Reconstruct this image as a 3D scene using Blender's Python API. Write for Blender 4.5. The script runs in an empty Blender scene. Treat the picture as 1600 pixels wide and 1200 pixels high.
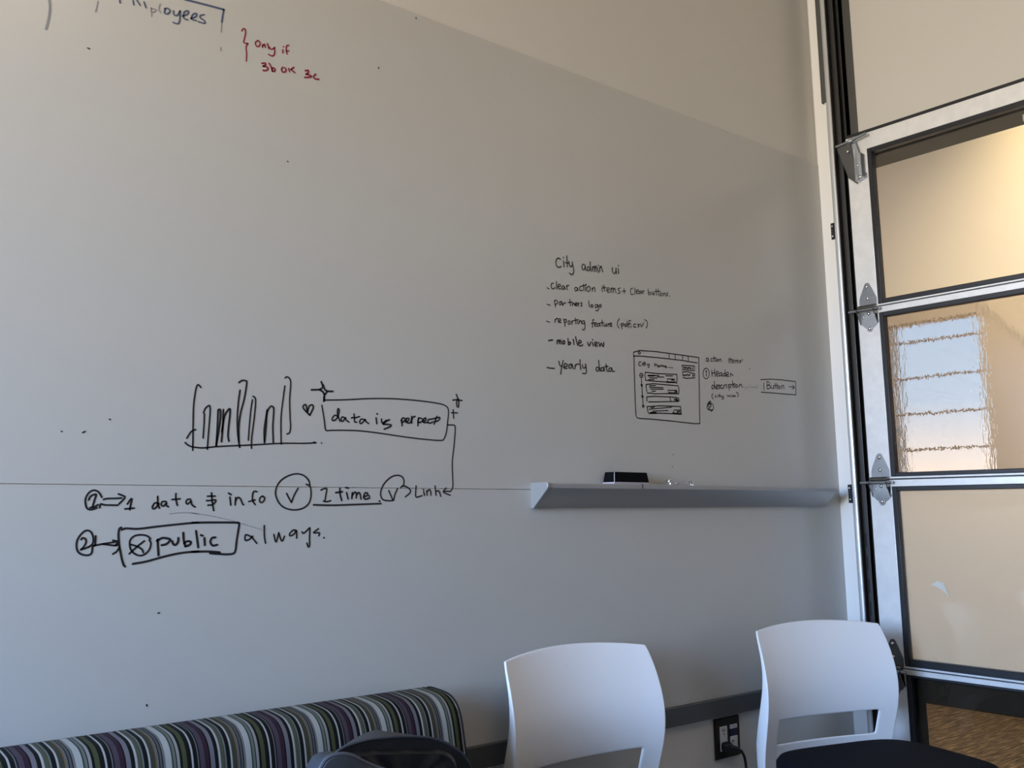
import bpy, bmesh, math, random
from mathutils import Vector, Matrix
random.seed(7)
S = bpy.context.scene
COL = S.collection

# ------------------------------------------------------------------ camera
FPX, PCX, PCY = 1515.6, 798.0, 522.0            # focal length and principal point in photo pixels
YAW, PIT, ROL = [math.radians(a) for a in (-39.38, -10.23, -0.31)]
CAM = Vector((-3.1253, -1.965, 1.17))
def _rot(a, b, c):
    ry = Matrix(((math.cos(a), 0, math.sin(a)), (0, 1, 0), (-math.sin(a), 0, math.cos(a))))
    rx = Matrix(((1, 0, 0), (0, math.cos(b), -math.sin(b)), (0, math.sin(b), math.cos(b))))
    rz = Matrix(((math.cos(c), -math.sin(c), 0), (math.sin(c), math.cos(c), 0), (0, 0, 1)))
    return rz @ rx @ ry
RM = _rot(YAW, PIT, ROL)
BW = Matrix(((1, 0, 0), (0, 0, 1), (0, -1, 0)))
RIGHT, DOWN, FWD = [(BW @ Vector(RM[i])) for i in range(3)]
cd = bpy.data.cameras.new('camera'); cam = bpy.data.objects.new('camera', cd); COL.objects.link(cam)
cd.sensor_width = 36; cd.lens = FPX * 36 / 1600
cd.shift_x = (800 - PCX) / 1600; cd.shift_y = -(600 - PCY) / 1600
cd.clip_start = 0.05
m = Matrix((RIGHT, -DOWN, -FWD)).transposed().to_4x4(); m.translation = CAM
cam.matrix_world = m
S.camera = cam
def ray(u, v): return RIGHT * ((u - PCX) / FPX) + DOWN * ((v - PCY) / FPX) + FWD
def at_y(u, v, y=0.0): r = ray(u, v); return CAM + r * ((y - CAM.y) / r.y)
def at_x(u, v, x=0.0): r = ray(u, v); return CAM + r * ((x - CAM.x) / r.x)

# ------------------------------------------------------------------ world, lights, exposure
S.view_settings.view_transform = 'Standard'
S.view_settings.look = 'None'
S.view_settings.gamma = 1
S.view_settings.use_curve_mapping = False
S.view_settings.exposure = 0.0
W = bpy.data.worlds.new('sky'); S.world = W; W.use_nodes = True
nt = W.node_tree; nt.nodes.clear()
tc = nt.nodes.new('ShaderNodeTexCoord'); sp = nt.nodes.new('ShaderNodeSeparateXYZ')
mr = nt.nodes.new('ShaderNodeMapRange'); mr.inputs[1].default_value = -0.5; mr.inputs[2].default_value = 0.5
rp = nt.nodes.new('ShaderNodeValToRGB'); bg = nt.nodes.new('ShaderNodeBackground'); ow = nt.nodes.new('ShaderNodeOutputWorld')
e = rp.color_ramp.elements
e[0].position = 0.0; e[0].color = (0.62, 0.53, 0.42, 1)
e[1].position = 1.0; e[1].color = (0.28, 0.52, 1.0, 1)
for p, c in ((0.46, (0.74, 0.66, 0.55, 1)), (0.53, (0.84, 0.88, 0.95, 1)), (0.60, (0.44, 0.65, 1.0, 1))):
    k = e.new(p); k.color = c
nt.links.new(tc.outputs['Generated'], sp.inputs[0]); nt.links.new(sp.outputs[2], mr.inputs[0])
nt.links.new(mr.outputs[0], rp.inputs[0]); nt.links.new(rp.outputs[0], bg.inputs[0]); nt.links.new(bg.outputs[0], ow.inputs[0])
bg.inputs[1].default_value = 52.0

ROOM_L, ROOM_F, CEIL = -5.7, -4.6, 3.75          # left wall, front wall, ceiling
WIN = (-1.75, -0.28, 0.95, 2.6)                   # the daylight window in the left wall: y0,y1,z0,z1
def area(name, loc, rot, sx, sy, power, color, spread=180):
    l = bpy.data.lights.new(name, 'AREA'); l.shape = 'RECTANGLE'; l.size = sx; l.size_y = sy
    l.energy = power; l.color = color; l.spread = math.radians(spread)
    o = bpy.data.objects.new(name, l); o.location = loc; o.rotation_euler = rot; COL.objects.link(o); return o
po = area('window_portal', (ROOM_L - 0.02, (WIN[0] + WIN[1]) / 2, (WIN[2] + WIN[3]) / 2), (0, -math.pi / 2, 0), WIN[3] - WIN[2], WIN[1] - WIN[0], 1, (1, 1, 1))
po.data.cycles.is_portal = True
area('room_warm_fill', (-2.6, -2.6, CEIL - 0.06), (0, 0, 0), 1.2, 0.3, 15, (1.0, 0.80, 0.60))  # unseen warm fill, added to lift the room's ambient light
area('corridor_fill', (0.85, -0.6, CEIL - 0.06), (0, 0, 0), 1.0, 3.0, 108, (1.0, 0.92, 0.82))  # unseen fill, added for the corridor's general brightness
ww = area('corridor_wall_washer', (2.25, 0.25, CEIL - 0.14), (0, 0, 0), 0.12, 3.2, 16, (1.0, 0.77, 0.36), 120)
ww.rotation_euler = (Vector((2.74, 0.25, 2.95)) - ww.location).to_track_quat('-Z', 'Y').to_euler()

# ------------------------------------------------------------------ materials
def mat(name, col, rough=0.5, metal=0.0, spec=0.5, noise=None, bump=None, coat=0.0):
    mm = bpy.data.materials.new(name); mm.use_nodes = True
    n = mm.node_tree; b = n.nodes['Principled BSDF']
    b.inputs['Base Color'].default_value = (*col, 1); b.inputs['Roughness'].default_value = rough
    b.inputs['Metallic'].default_value = metal; b.inputs['Specular IOR Level'].default_value = spec
    b.inputs['Coat Weight'].default_value = coat
    if noise or bump:
        t = n.nodes.new('ShaderNodeTexCoord')
    if noise:                                   # (scale, amount)
        x = n.nodes.new('ShaderNodeTexNoise'); x.inputs['Scale'].default_value = noise[0]; x.inputs['Detail'].default_value = 6
        r = n.nodes.new('ShaderNodeValToRGB'); a = noise[1]
        r.color_ramp.elements[0].position = 0.3; r.color_ramp.elements[1].position = 0.7
        r.color_ramp.elements[0].color = (*[c * (1 - a) for c in col], 1); r.color_ramp.elements[1].color = (*[min(1, c * (1 + a)) for c in col], 1)
        n.links.new(t.outputs['Object'], x.inputs[0]); n.links.new(x.outputs[0], r.inputs[0]); n.links.new(r.outputs[0], b.inputs['Base Color'])
    if bump:                                    # (scale, strength)
        x = n.nodes.new('ShaderNodeTexNoise'); x.inputs['Scale'].default_value = bump[0]; x.inputs['Detail'].default_value = 4
        u = n.nodes.new('ShaderNodeBump'); u.inputs['Strength'].default_value = bump[1]; u.inputs['Distance'].default_value = 0.002
        n.links.new(t.outputs['Object'], x.inputs[0]); n.links.new(x.outputs[0], u.inputs['Height']); n.links.new(u.outputs[0], b.inputs['Normal'])
    return mm
M = {}
M['board'] = mat('whiteboard_enamel', (0.555, 0.545, 0.51), 0.27, spec=0.5, noise=(1.3, 0.02), bump=(90, 0.05))
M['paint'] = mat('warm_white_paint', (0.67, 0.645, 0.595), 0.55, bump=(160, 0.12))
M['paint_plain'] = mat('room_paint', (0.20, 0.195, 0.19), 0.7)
M['beige'] = mat('corridor_beige_paint', (0.68, 0.625, 0.555), 0.5, bump=(60, 0.05))
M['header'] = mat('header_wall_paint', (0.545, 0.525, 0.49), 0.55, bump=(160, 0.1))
M['pale'] = mat('brightened_beige_paint', (0.76, 0.72, 0.64), 0.5)  # beige lightened for the brighter diagonal on the corridor wall
M['jamb'] = mat('white_jamb_paint', (0.80, 0.79, 0.77), 0.4)
M['ceil'] = mat('ceiling_paint', (0.45, 0.44, 0.42), 0.8)
M['rail'] = mat('grey_rail_vinyl', (0.075, 0.08, 0.085), 0.5)
M['ink'] = mat('black_marker_ink', (0.012, 0.012, 0.016), 0.45)
M['ink_blue'] = mat('faded_blue_marker_ink', (0.075, 0.10, 0.18), 0.5)
M['ink_grey'] = mat('worn_grey_marker_ink', (0.26, 0.27, 0.29), 0.6)
M['ink_red'] = mat('red_marker_ink', (0.27, 0.008, 0.03), 0.45)
M['tray'] = mat('silver_tray_aluminium', (0.40, 0.405, 0.41), 0.40, metal=0.5)
M['alum'] = mat('brushed_aluminium', (0.80, 0.81, 0.82), 0.36, metal=0.35, noise=(30, 0.05))
M['zinc'] = mat('zinc_plated_steel', (0.62, 0.65, 0.68), 0.28, metal=0.95, noise=(60, 0.08))
M['zinc_dark'] = mat('dull_zinc_plate', (0.40, 0.43, 0.47), 0.30, metal=0.95, noise=(60, 0.08))
M['pin'] = mat('dark_reflection_steel', (0.22, 0.22, 0.21), 0.22, metal=1.0)  # polished steel with its dark reflections put into the colour
M['steel'] = mat('polished_steel', (0.75, 0.75, 0.74), 0.18, metal=1.0)
M['track'] = mat('dark_galvanised_track', (0.13, 0.13, 0.13), 0.4, metal=0.8)
M['lip'] = mat('track_lip_steel', (0.66, 0.68, 0.70), 0.35, metal=0.7)
M['angle'] = mat('steel_angle_and_soffit_shade', (0.085, 0.085, 0.08), 0.5, metal=0.3)
M['rubber'] = mat('black_rubber_gasket', (0.012, 0.013, 0.018), 0.42)
M['plastic'] = mat('white_chair_plastic', (0.86, 0.86, 0.87), 0.42, bump=(500, 0.05))
M['navy'] = mat('dark_navy_upholstery', (0.006, 0.007, 0.011), 0.9, spec=0.12, bump=(700, 0.3))
M['grey_metal'] = mat('chair_leg_metal', (0.45, 0.46, 0.48), 0.4, metal=0.7)
M['black_plastic'] = mat('black_plastic', (0.008, 0.008, 0.009), 0.4)
M['felt'] = mat('grey_eraser_felt', (0.42, 0.38, 0.42), 0.9)
M['eraser'] = mat('black_eraser_foam', (0.003, 0.003, 0.004), 0.85, spec=0.1)
M['eraser_trim'] = mat('eraser_edge_trim', (0.55, 0.55, 0.56), 0.6)
M['plate'] = mat('dark_bronze_plate', (0.05, 0.047, 0.042), 0.28, metal=0.85)
M['socket'] = mat('white_socket_plastic', (0.66, 0.66, 0.66), 0.4)
M['slot'] = mat('socket_slot_black', (0.01, 0.01, 0.012), 0.5)
M['bluejack'] = mat('dark_blue_jack', (0.008, 0.008, 0.04), 0.4)
M['sticker'] = mat('pale_label_sticker', (0.70, 0.69, 0.74), 0.5)
M['wood'] = mat('sofa_plinth', (0.012, 0.012, 0.011), 0.85, spec=0.2)
M['bag'] = mat('slate_nylon', (0.042, 0.048, 0.058), 0.6, noise=(14, 0.12), bump=(900, 0.25))
M['bag_tan'] = mat('grey_nylon_back_panel', (0.055, 0.055, 0.055), 0.7, bump=(700, 0.3))
M['lining'] = mat('black_bag_lining', (0.005, 0.0055, 0.008), 0.45, bump=(35, 0.9))
M['welt'] = mat('bag_edge_welt', (0.085, 0.095, 0.12), 0.5)
M['film'] = mat('dark_brown_window_film', (0.030, 0.021, 0.014), 0.8, spec=0.05)
M['base'] = mat('dark_brown_baseboard', (0.022, 0.017, 0.013), 0.5)
M['mull'] = mat('tan_window_bar', (0.40, 0.33, 0.27), 0.5)
M['tape'] = mat('torn_clear_tape', (0.60, 0.57, 0.50), 0.5)
M['foil'] = mat('crumpled_foil', (0.8, 0.8, 0.82), 0.2, metal=1.0)

def glass(name, tint, wave=0.0, ior=1.45, veil=0.0):
    mm = bpy.data.materials.new(name); mm.use_nodes = True; n = mm.node_tree; n.nodes.clear()
    o = n.nodes.new('ShaderNodeOutputMaterial'); mx = n.nodes.new('ShaderNodeMixShader')
    fr = n.nodes.new('ShaderNodeFresnel'); fr.inputs[0].default_value = ior
    gl = n.nodes.new('ShaderNodeBsdfGlossy'); gl.inputs['Roughness'].default_value = 0.03
    if wave:
        tr = n.nodes.new('ShaderNodeBsdfRefraction'); tr.inputs['IOR'].default_value = 1.12; tr.inputs['Roughness'].default_value = 0.0
        tr.inputs[0].default_value = (*tint, 1)
        t = n.nodes.new('ShaderNodeTexCoord'); mp = n.nodes.new('ShaderNodeMapping'); mp.inputs['Scale'].default_value = (1, 1.0, 0.25)
        x = n.nodes.new('ShaderNodeTexNoise'); x.inputs['Scale'].default_value = 55; x.inputs['Detail'].default_value = 3
        u = n.nodes.new('ShaderNodeBump'); u.inputs['Strength'].default_value = wave; u.inputs['Distance'].default_value = 0.004
        n.links.new(t.outputs['Object'], mp.inputs[0]); n.links.new(mp.outputs[0], x.inputs[0]); n.links.new(x.outputs[0], u.inputs['Height'])
        n.links.new(u.outputs[0], tr.inputs['Normal'])
    else:
        tr = n.nodes.new('ShaderNodeBsdfTransparent'); tr.inputs[0].default_value = (*tint, 1)
    if veil:
        df = n.nodes.new('ShaderNodeBsdfDiffuse'); df.inputs[0].default_value = (0.95, 0.79, 0.60, 1)
        vx = n.nodes.new('ShaderNodeMixShader'); vx.inputs[0].default_value = veil
        n.links.new(tr.outputs[0], vx.inputs[1]); n.links.new(df.outputs[0], vx.inputs[2]); tr = vx
    n.links.new(fr.outputs[0], mx.inputs[0]); n.links.new(tr.outputs[0], mx.inputs[1]); n.links.new(gl.outputs[0], mx.inputs[2])
    n.links.new(mx.outputs[0], o.inputs[0]); return mm
M['glass'] = glass('clear_door_glass', (0.97, 0.97, 0.96), ior=1.33)
M['glass_wavy'] = glass('faintly_brown_wavy_glass', (0.80, 0.765, 0.73), wave=0.5)
M['glass_hazy'] = glass('hazy_filmed_glass', (0.93, 0.92, 0.90), ior=1.33, veil=0.26)
M['glass_far'] = glass('sky_dimming_glass', (0.205, 0.190, 0.175))  # dark tint put in to dim the bright sky behind

def carpet():
    mm = bpy.data.materials.new('streaky_brown_carpet'); mm.use_nodes = True; n = mm.node_tree; b = n.nodes['Principled BSDF']
    t = n.nodes.new('ShaderNodeTexCoord'); mp = n.nodes.new('ShaderNodeMapping'); mp.inputs['Scale'].default_value = (7, 60, 1)
    x = n.nodes.new('ShaderNodeTexNoise'); x.inputs['Scale'].default_value = 1.0; x.inputs['Detail'].default_value = 8; x.inputs['Roughness'].default_value = 0.75
    r = n.nodes.new('ShaderNodeValToRGB'); e = r.color_ramp.elements
    e[0].position = 0.36; e[0].color = (0.018, 0.011, 0.006, 1); e[1].position = 0.66; e[1].color = (0.26, 0.175, 0.09, 1)
    k = e.new(0.5); k.color = (0.085, 0.055, 0.03, 1)
    u = n.nodes.new('ShaderNodeBump'); u.inputs['Strength'].default_value = 0.6; u.inputs['Distance'].default_value = 0.01
    n.links.new(t.outputs['Object'], mp.inputs[0]); n.links.new(mp.outputs[0], x.inputs[0]); n.links.new(x.outputs[0], r.inputs[0])
    n.links.new(r.outputs[0], b.inputs['Base Color']); n.links.new(x.outputs[0], u.inputs['Height']); n.links.new(u.outputs[0], b.inputs['Normal'])
    b.inputs['Roughness'].default_value = 0.95; return mm
M['carpet'] = carpet()

def stripes():
    mm = bpy.data.materials.new('striped_upholstery'); mm.use_nodes = True; n = mm.node_tree; b = n.nodes['Principled BSDF']
    wh = (0.50, 0.52, 0.50); bk = (0.006, 0.006, 0.007); gr = (0.16, 0.165, 0.17)
    seq = [(.075, wh), (.02, (.05, .06, .06)), (.035, (.17, .21, .17)), (.01, bk), (.04, (.36, .37, .35)), (.03, bk), (.06, (.078, .090, .040)), (.055, bk),
           (.027, wh), (.05, bk), (.02, gr), (.015, bk), (.06, (.085, .065, .09)), (.042, (.036, .019, .032)), (.012, (.065, .015, .045)), (.02, bk),
           (.058, (.20, .195, .22)), (.05, bk), (.027, wh), (.045, (.10, .105, .08)), (.015, (.10, .07, .03)), (.02, (.15, .22, .20)), (.05, bk),
           (.027, wh), (.06, (.06, .06, .045)), (.012, (.20, .13, .02)), (.03, gr), (.012, bk), (.03, (.11, .12, .12)), (.012, bk), (.03, (.2, .2, .2))]
    tot = sum(s[0] for s in seq)
    t = n.nodes.new('ShaderNodeTexCoord'); s = n.nodes.new('ShaderNodeSeparateXYZ')
    a = n.nodes.new('ShaderNodeMath'); a.operation = 'MULTIPLY_ADD'; a.inputs[1].default_value = 1 / 0.148; a.inputs[2].default_value = 0.37
    a.name = 'phase'
    f = n.nodes.new('ShaderNodeMath'); f.operation = 'FRACT'
    r = n.nodes.new('ShaderNodeValToRGB'); r.color_ramp.interpolation = 'CONSTANT'; e = r.color_ramp.elements
    p = 0
    for i, (w, c) in enumerate(seq):
        k = e[0] if i == 0 else (e[1] if i == 1 else e.new(0.999))
        k.position = p / tot; k.color = (*[q * .68 for q in c], 1); p += w
    x = n.nodes.new('ShaderNodeTexNoise'); x.inputs['Scale'].default_value = 900
    u = n.nodes.new('ShaderNodeBump'); u.inputs['Strength'].default_value = 0.35; u.inputs['Distance'].default_value = 0.001
    n.links.new(t.outputs['Object'], s.inputs[0]); n.links.new(s.outputs[0], a.inputs[0]); n.links.new(a.outputs[0], f.inputs[0]); n.links.new(f.outputs[0], r.inputs[0])
    n.links.new(r.outputs[0], b.inputs['Base Color']); n.links.new(t.outputs['Object'], x.inputs[0]); n.links.new(x.outputs[0], u.inputs['Height']); n.links.new(u.outputs[0], b.inputs['Normal'])
    b.inputs['Roughness'].default_value = 0.9; b.inputs['Specular IOR Level'].default_value = 0.2; return mm
M['stripe'] = stripes()

# ------------------------------------------------------------------ mesh helpers
class MB:
    def __init__(s): s.v = []; s.f = []
    def add(s, vs, fs):
        b = len(s.v); s.v += [tuple(v) for v in vs]; s.f += [tuple(b + i for i in f) for f in fs]; return s
    def box(s, x0, x1, y0, y1, z0, z1):
        x0, x1 = sorted((x0, x1)); y0, y1 = sorted((y0, y1)); z0, z1 = sorted((z0, z1))
        return s.add([(x0, y0, z0), (x1, y0, z0), (x1, y1, z0), (x0, y1, z0), (x0, y0, z1), (x1, y0, z1), (x1, y1, z1), (x0, y1, z1)],
                     [(0, 3, 2, 1), (4, 5, 6, 7), (0, 1, 5, 4), (1, 2, 6, 5), (2, 3, 7, 6), (3, 0, 4, 7)])
    def loft(s, rings, close=True, cap=True):
        n = len(rings[0]); vs = [p for r in rings for p in r]; fs = []
        for i in range(len(rings) - 1):
            for j in range(n if close else n - 1):
                a = i * n + j; b = i * n + (j + 1) % n; fs.append((a, b, b + n, a + n))
        if cap: fs += [tuple(range(n))[::-1], tuple(range((len(rings) - 1) * n, len(rings) * n))]
        return s.add(vs, fs)
    def tube(s, path, r, n=10):
        path = [Vector(p) for p in path]; rings = []; up = None
        for i, p in enumerate(path):
            d = (path[min(i + 1, len(path) - 1)] - path[max(i - 1, 0)]).normalized()
            if up is None: up = d.orthogonal().normalized()
            up = (up - d * up.dot(d)).normalized(); sd = d.cross(up); rr = r[i] if isinstance(r, (list, tuple)) else r
            rings.append([p + (up * math.cos(2 * math.pi * k / n) + sd * math.sin(2 * math.pi * k / n)) * rr for k in range(n)])
        return s.loft(rings)
    def prism(s, pts, ax, a0, a1):                # pts are 2-D in the plane across axis ax
        def P(p, a): return {'x': (a, p[0], p[1]), 'y': (p[0], a, p[1]), 'z': (p[0], p[1], a)}[ax]
        return s.loft([[P(p, a0) for p in pts], [P(p, a1) for p in pts]])
    def dome(s, c, nrm, r, h, n=12):
        nrm = Vector(nrm).normalized(); u = nrm.orthogonal().normalized(); w = nrm.cross(u); c = Vector(c)
        rings = [[c + (u * math.cos(2 * math.pi * k / n) + w * math.sin(2 * math.pi * k / n)) * r * q + nrm * h * z for k in range(n)] for q, z in ((1, 0), (0.92, .45), (0.65, .85), (0.25, 1))]
        return s.loft(rings)
    def build(s, name, m, parent=None, smooth=False, bevel=0, sub=0, loc=None):
        me = bpy.data.meshes.new(name); me.from_pydata(s.v, [], s.f); me.update()
        bm = bmesh.new(); bm.from_mesh(me); bmesh.ops.recalc_face_normals(bm, faces=bm.faces); bm.to_mesh(me); bm.free()
        me.materials.append(m); o = bpy.data.objects.new(name, me); COL.objects.link(o)
        if parent: o.parent = parent
        if loc: o.location = loc
        if bevel:
            b = o.modifiers.new('bevel', 'BEVEL'); b.width = bevel; b.segments = 2; b.limit_method = 'ANGLE'; b.angle_limit = math.radians(40)
        if sub:
            b = o.modifiers.new('sub', 'SUBSURF'); b.levels = sub; b.render_levels = sub
        if smooth or bevel or sub:
            for p in me.polygons: p.use_smooth = True
            if not sub:
                try: me.set_sharp_from_angle(angle=math.radians(35))
                except Exception: pass
        return o
def tag(o, label=None, cat=None, group=None, kind=None):
    if label: o['label'] = label
    if cat: o['category'] = cat
    if group: o['group'] = group
    if kind: o['kind'] = kind
    return o
def empty(name, loc=(0, 0, 0), rz=0):
    o = bpy.data.objects.new(name, None); o.empty_display_size = 0.1; o.location = loc; o.rotation_euler = (0, 0, rz); COL.objects.link(o); return o
def copy_tree(o, parent=None):
    c = o.copy(); COL.objects.link(c); c.parent = parent
    for ch in list(o.children): copy_tree(ch, c)
    return c
def smooth_path(p, n=6):
    p = [Vector(q) for q in p]
    if len(p) < 3: return p
    out = []
    for i in range(len(p) - 1):
        a = p[max(i - 1, 0)]; b = p[i]; c = p[i + 1]; d = p[min(i + 2, len(p) - 1)]
        for k in range(n):
            t = k / n; out.append(0.5 * ((2 * b) + (c - a) * t + (2 * a - 5 * b + 4 * c - d) * t * t + (3 * b - a - 3 * c + d) * t ** 3))
    out.append(p[-1]); return out

# ------------------------------------------------------------------ the room shell
FAR = 2.745                                       # far wall of the corridor behind the glass door
OPY = -0.15                                       # left jamb of the door opening
tag(MB().box(ROOM_L - 0.2, FAR + 0.2, ROOM_F - 0.2, 3.2, -0.1, 0).build('floor', M['carpet']), 'streaky brown carpet floor', 'floor', kind='structure')
tag(MB().box(ROOM_L - 0.2, FAR + 0.2, ROOM_F - 0.2, 3.2, CEIL, CEIL + 0.1).build('ceiling', M['ceil']), 'white painted ceiling', 'ceiling', kind='structure')
tag(MB().box(ROOM_L, 0.0, 0.005, 0.14, 0, CEIL).build('wall_back', M['paint']), 'painted wall carrying the whiteboards', 'wall', kind='structure')
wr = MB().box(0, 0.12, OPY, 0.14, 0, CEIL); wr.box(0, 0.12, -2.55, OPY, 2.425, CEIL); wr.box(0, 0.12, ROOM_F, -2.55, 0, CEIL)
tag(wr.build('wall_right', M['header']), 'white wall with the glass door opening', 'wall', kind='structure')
tag(MB().box(-0.003, 0, -0.0995, 0.0, 0, CEIL).build('trim_3', M['jamb'], bevel=0.001), 'white painted strip between the whiteboard corner and the door track', 'trim', kind='structure')
wl = MB(); y0, y1, z0, z1 = WIN
wl.box(ROOM_L - 0.15, ROOM_L, ROOM_F, y0, 0, CEIL); wl.box(ROOM_L - 0.15, ROOM_L, y1, 0.14, 0, CEIL)
wl.box(ROOM_L - 0.15, ROOM_L, y0, y1, 0, z0); wl.box(ROOM_L - 0.15, ROOM_L, y0, y1, z1, CEIL)
tag(wl.build('wall_left', M['paint_plain']), 'wall with the daylight window', 'wall', kind='structure')
tag(MB().box(ROOM_L - 0.15, 0.12, ROOM_F - 0.15, ROOM_F, 0, CEIL).build('wall_front', M['paint_plain']), 'wall behind the camera', 'wall', kind='structure')
w1 = MB()
for yy in (y0, (y0 * 2 + y1) / 3, (y0 + 2 * y1) / 3, y1): w1.box(ROOM_L - 0.1, ROOM_L - 0.04, yy - 0.025, yy + 0.025, z0, z1)
for zz in (z0 + 0.02, z1 - 0.02): w1.box(ROOM_L - 0.1, ROOM_L - 0.04, y0, y1, zz - 0.025, zz + 0.025)
tag(w1.build('window_1', M['jamb']), 'white framed daylight window', 'window', kind='structure')
# corridor behind the glass door, with a window in its far wall
a, b_ = at_x(1386, 506, FAR), at_x(1550, 735, FAR)
c_ = at_x(1513, 495, FAR)
WY1, WY0, WZ1, WZ0 = a.y, b_.y, (a.z + c_.z) / 2, b_.z
wf = MB(); wf.box(FAR, FAR + 0.12, -4.8, WY0, 0, CEIL); wf.box(FAR, FAR + 0.12, WY1, 3.2, 0, CEIL)
wf.box(FAR, FAR + 0.12, WY0, WY1, 0, WZ0); wf.box(FAR, FAR + 0.12, WY0, WY1, WZ1, CEIL)
tag(wf.build('wall_far', M['beige']), 'beige corridor wall seen through the glass door', 'wall', kind='structure')
tag(MB().box(0.004, 0.122, -2.55, OPY, 2.415, 2.425).build('soffit_shade', M['angle']), 'added dark strip for the shaded soffit over the glass door, seen through its top pane', 'trim', kind='structure')  # shade under the header, put in as a dark strip
tag(MB().box(0.12, FAR, 3.05, 3.2, 0, CEIL).build('wall_corridor_end', M['beige']), 'beige corridor end wall', 'wall', kind='structure')
tag(MB().box(0.12, FAR, -4.8, -4.65, 0, CEIL).build('wall_corridor_front', M['beige']), 'beige corridor end wall behind the camera', 'wall', kind='structure')
tag(MB().box(0.0, 0.12, 0.14, 3.05, 0, CEIL).build('wall_corridor_near', M['beige']), 'corridor side of the dividing wall', 'wall', kind='structure')
tag(MB().box(FAR - 0.015, FAR, -4.65, 3.05, 0, 0.25).build('baseboard_far', M['base'], bevel=0.003), 'dark brown baseboard along the corridor', 'baseboard', kind='structure')
w2 = empty('window_2', (FAR, (WY0 + WY1) / 2, WZ0)); tag(w2, 'small far window seen blurred through the second door pane', 'window', kind='structure')
cy = (WY0 + WY1) / 2
for u, v in ((1450, 531), (1460, 587), (1470, 644), (1490, 700)):
    z = at_x(u, v, FAR).z - WZ0
    MB().box(0.004, 0.016, WY0 - cy, WY1 - cy, z - 0.006, z + 0.006).build('glazing_bar', M['mull'], w2)
MB().box(0.009, 0.013, WY0 - cy, WY1 - cy, 0, WZ1 - WZ0).build('pane', M['glass_far'], w2)

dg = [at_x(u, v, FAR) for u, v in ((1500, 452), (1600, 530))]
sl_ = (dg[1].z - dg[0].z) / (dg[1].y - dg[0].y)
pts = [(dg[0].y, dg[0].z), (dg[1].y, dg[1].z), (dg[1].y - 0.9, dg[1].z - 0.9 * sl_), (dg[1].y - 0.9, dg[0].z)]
tag(MB().prism(pts, 'x', FAR - 0.012, FAR).build('bright_diagonal_panel', M['pale'], bevel=0.002), 'added sloping panel, painted paler for the brighter diagonal seen through the second door pane', 'trim', kind='structure')  # added panel; the wall's brighter diagonal is put into its paler colour

# ------------------------------------------------------------------ whiteboard panels
SEAM, TOP, BOT = 1.2205, 2.443, 0.6115
bu = MB().box(ROOM_L + 0.02, -0.001, 0, 0.0035, SEAM + 0.0008, TOP).build('whiteboard', M['board'])
tag(bu, 'large upper whiteboard panel with bar chart, lists and a browser sketch', 'whiteboard')
bl = MB().box(ROOM_L + 0.02, -0.001, 0, 0.0035, BOT - 0.03, SEAM - 0.0008).build('whiteboard', M['board'])
tag(bl, 'lower whiteboard panel below the seam, with the two numbered lines', 'whiteboard')

class Ink:
    def __init__(s, w=0.0034): s.mb = MB(); s.w = w
    def line(s, px, w=None, smooth=True):
        w = (w or s.w) / 2
        p = [at_y(u, v, -0.0005) for u, v in px]
        q = [Vector((a.x, a.z, 0)) for a in p]
        if smooth: q = smooth_path(q, 5)
        r = [q[0]]
        for k in q[1:]:
            if (k - r[-1]).length > 0.0006: r.append(k)
        if len(r) < 2: r.append(r[0] + Vector((0.002, 0, 0)))
        vs = []; fs = []; n = len(r)
        for i, k in enumerate(r):
            d = (r[min(i + 1, n - 1)] - r[max(i - 1, 0)]).normalized(); nn = Vector((-d.y, d.x, 0))
            for sg in (1, -1): e_ = k + nn * w * sg; vs.append((e_.x, -0.0005, e_.y))
        fs = [(2 * i, 2 * i + 1, 2 * i + 3, 2 * i + 2) for i in range(n - 1)]
        s.mb.add(vs, fs)
        for k, d in ((r[0], r[0] - r[1]), (r[-1], r[-1] - r[-2])):     # round pen ends
            a0 = math.atan2(d.y, d.x)
            s.mb.add([(k.x + math.cos(a0 + t) * w, -0.0005, k.y + math.sin(a0 + t) * w) for t in [math.pi * (j / 6 - .5) for j in range(7)]], [tuple(range(7))])
    def trace(s, ox, oy, sc, txt, w=None, smooth=True):            # strokes separated by ';'
        for st in txt.split(';'):
            pts = [tuple(float(a) for a in q.split(',')) for q in st.split()]
            if len(pts) == 1: pts.append((pts[0][0] + sc * .8, pts[0][1] + sc * .5))
            if pts: s.line([(ox + a / sc, oy + b / sc) for a, b in pts], w, smooth)
    def loop(s, cx, cy, rx, ry, a0=0, a1=360, w=None):
        s.line([(cx + rx * math.cos(math.radians(a0 + (a1 - a0) * k / 16)), cy + ry * math.sin(math.radians(a0 + (a1 - a0) * k / 16))) for k in range(17)], w)
    def build(s, name, m, parent, label=None):
        o = s.mb.build(name, m, parent)
        if label: o['label'] = label
        return o

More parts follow.
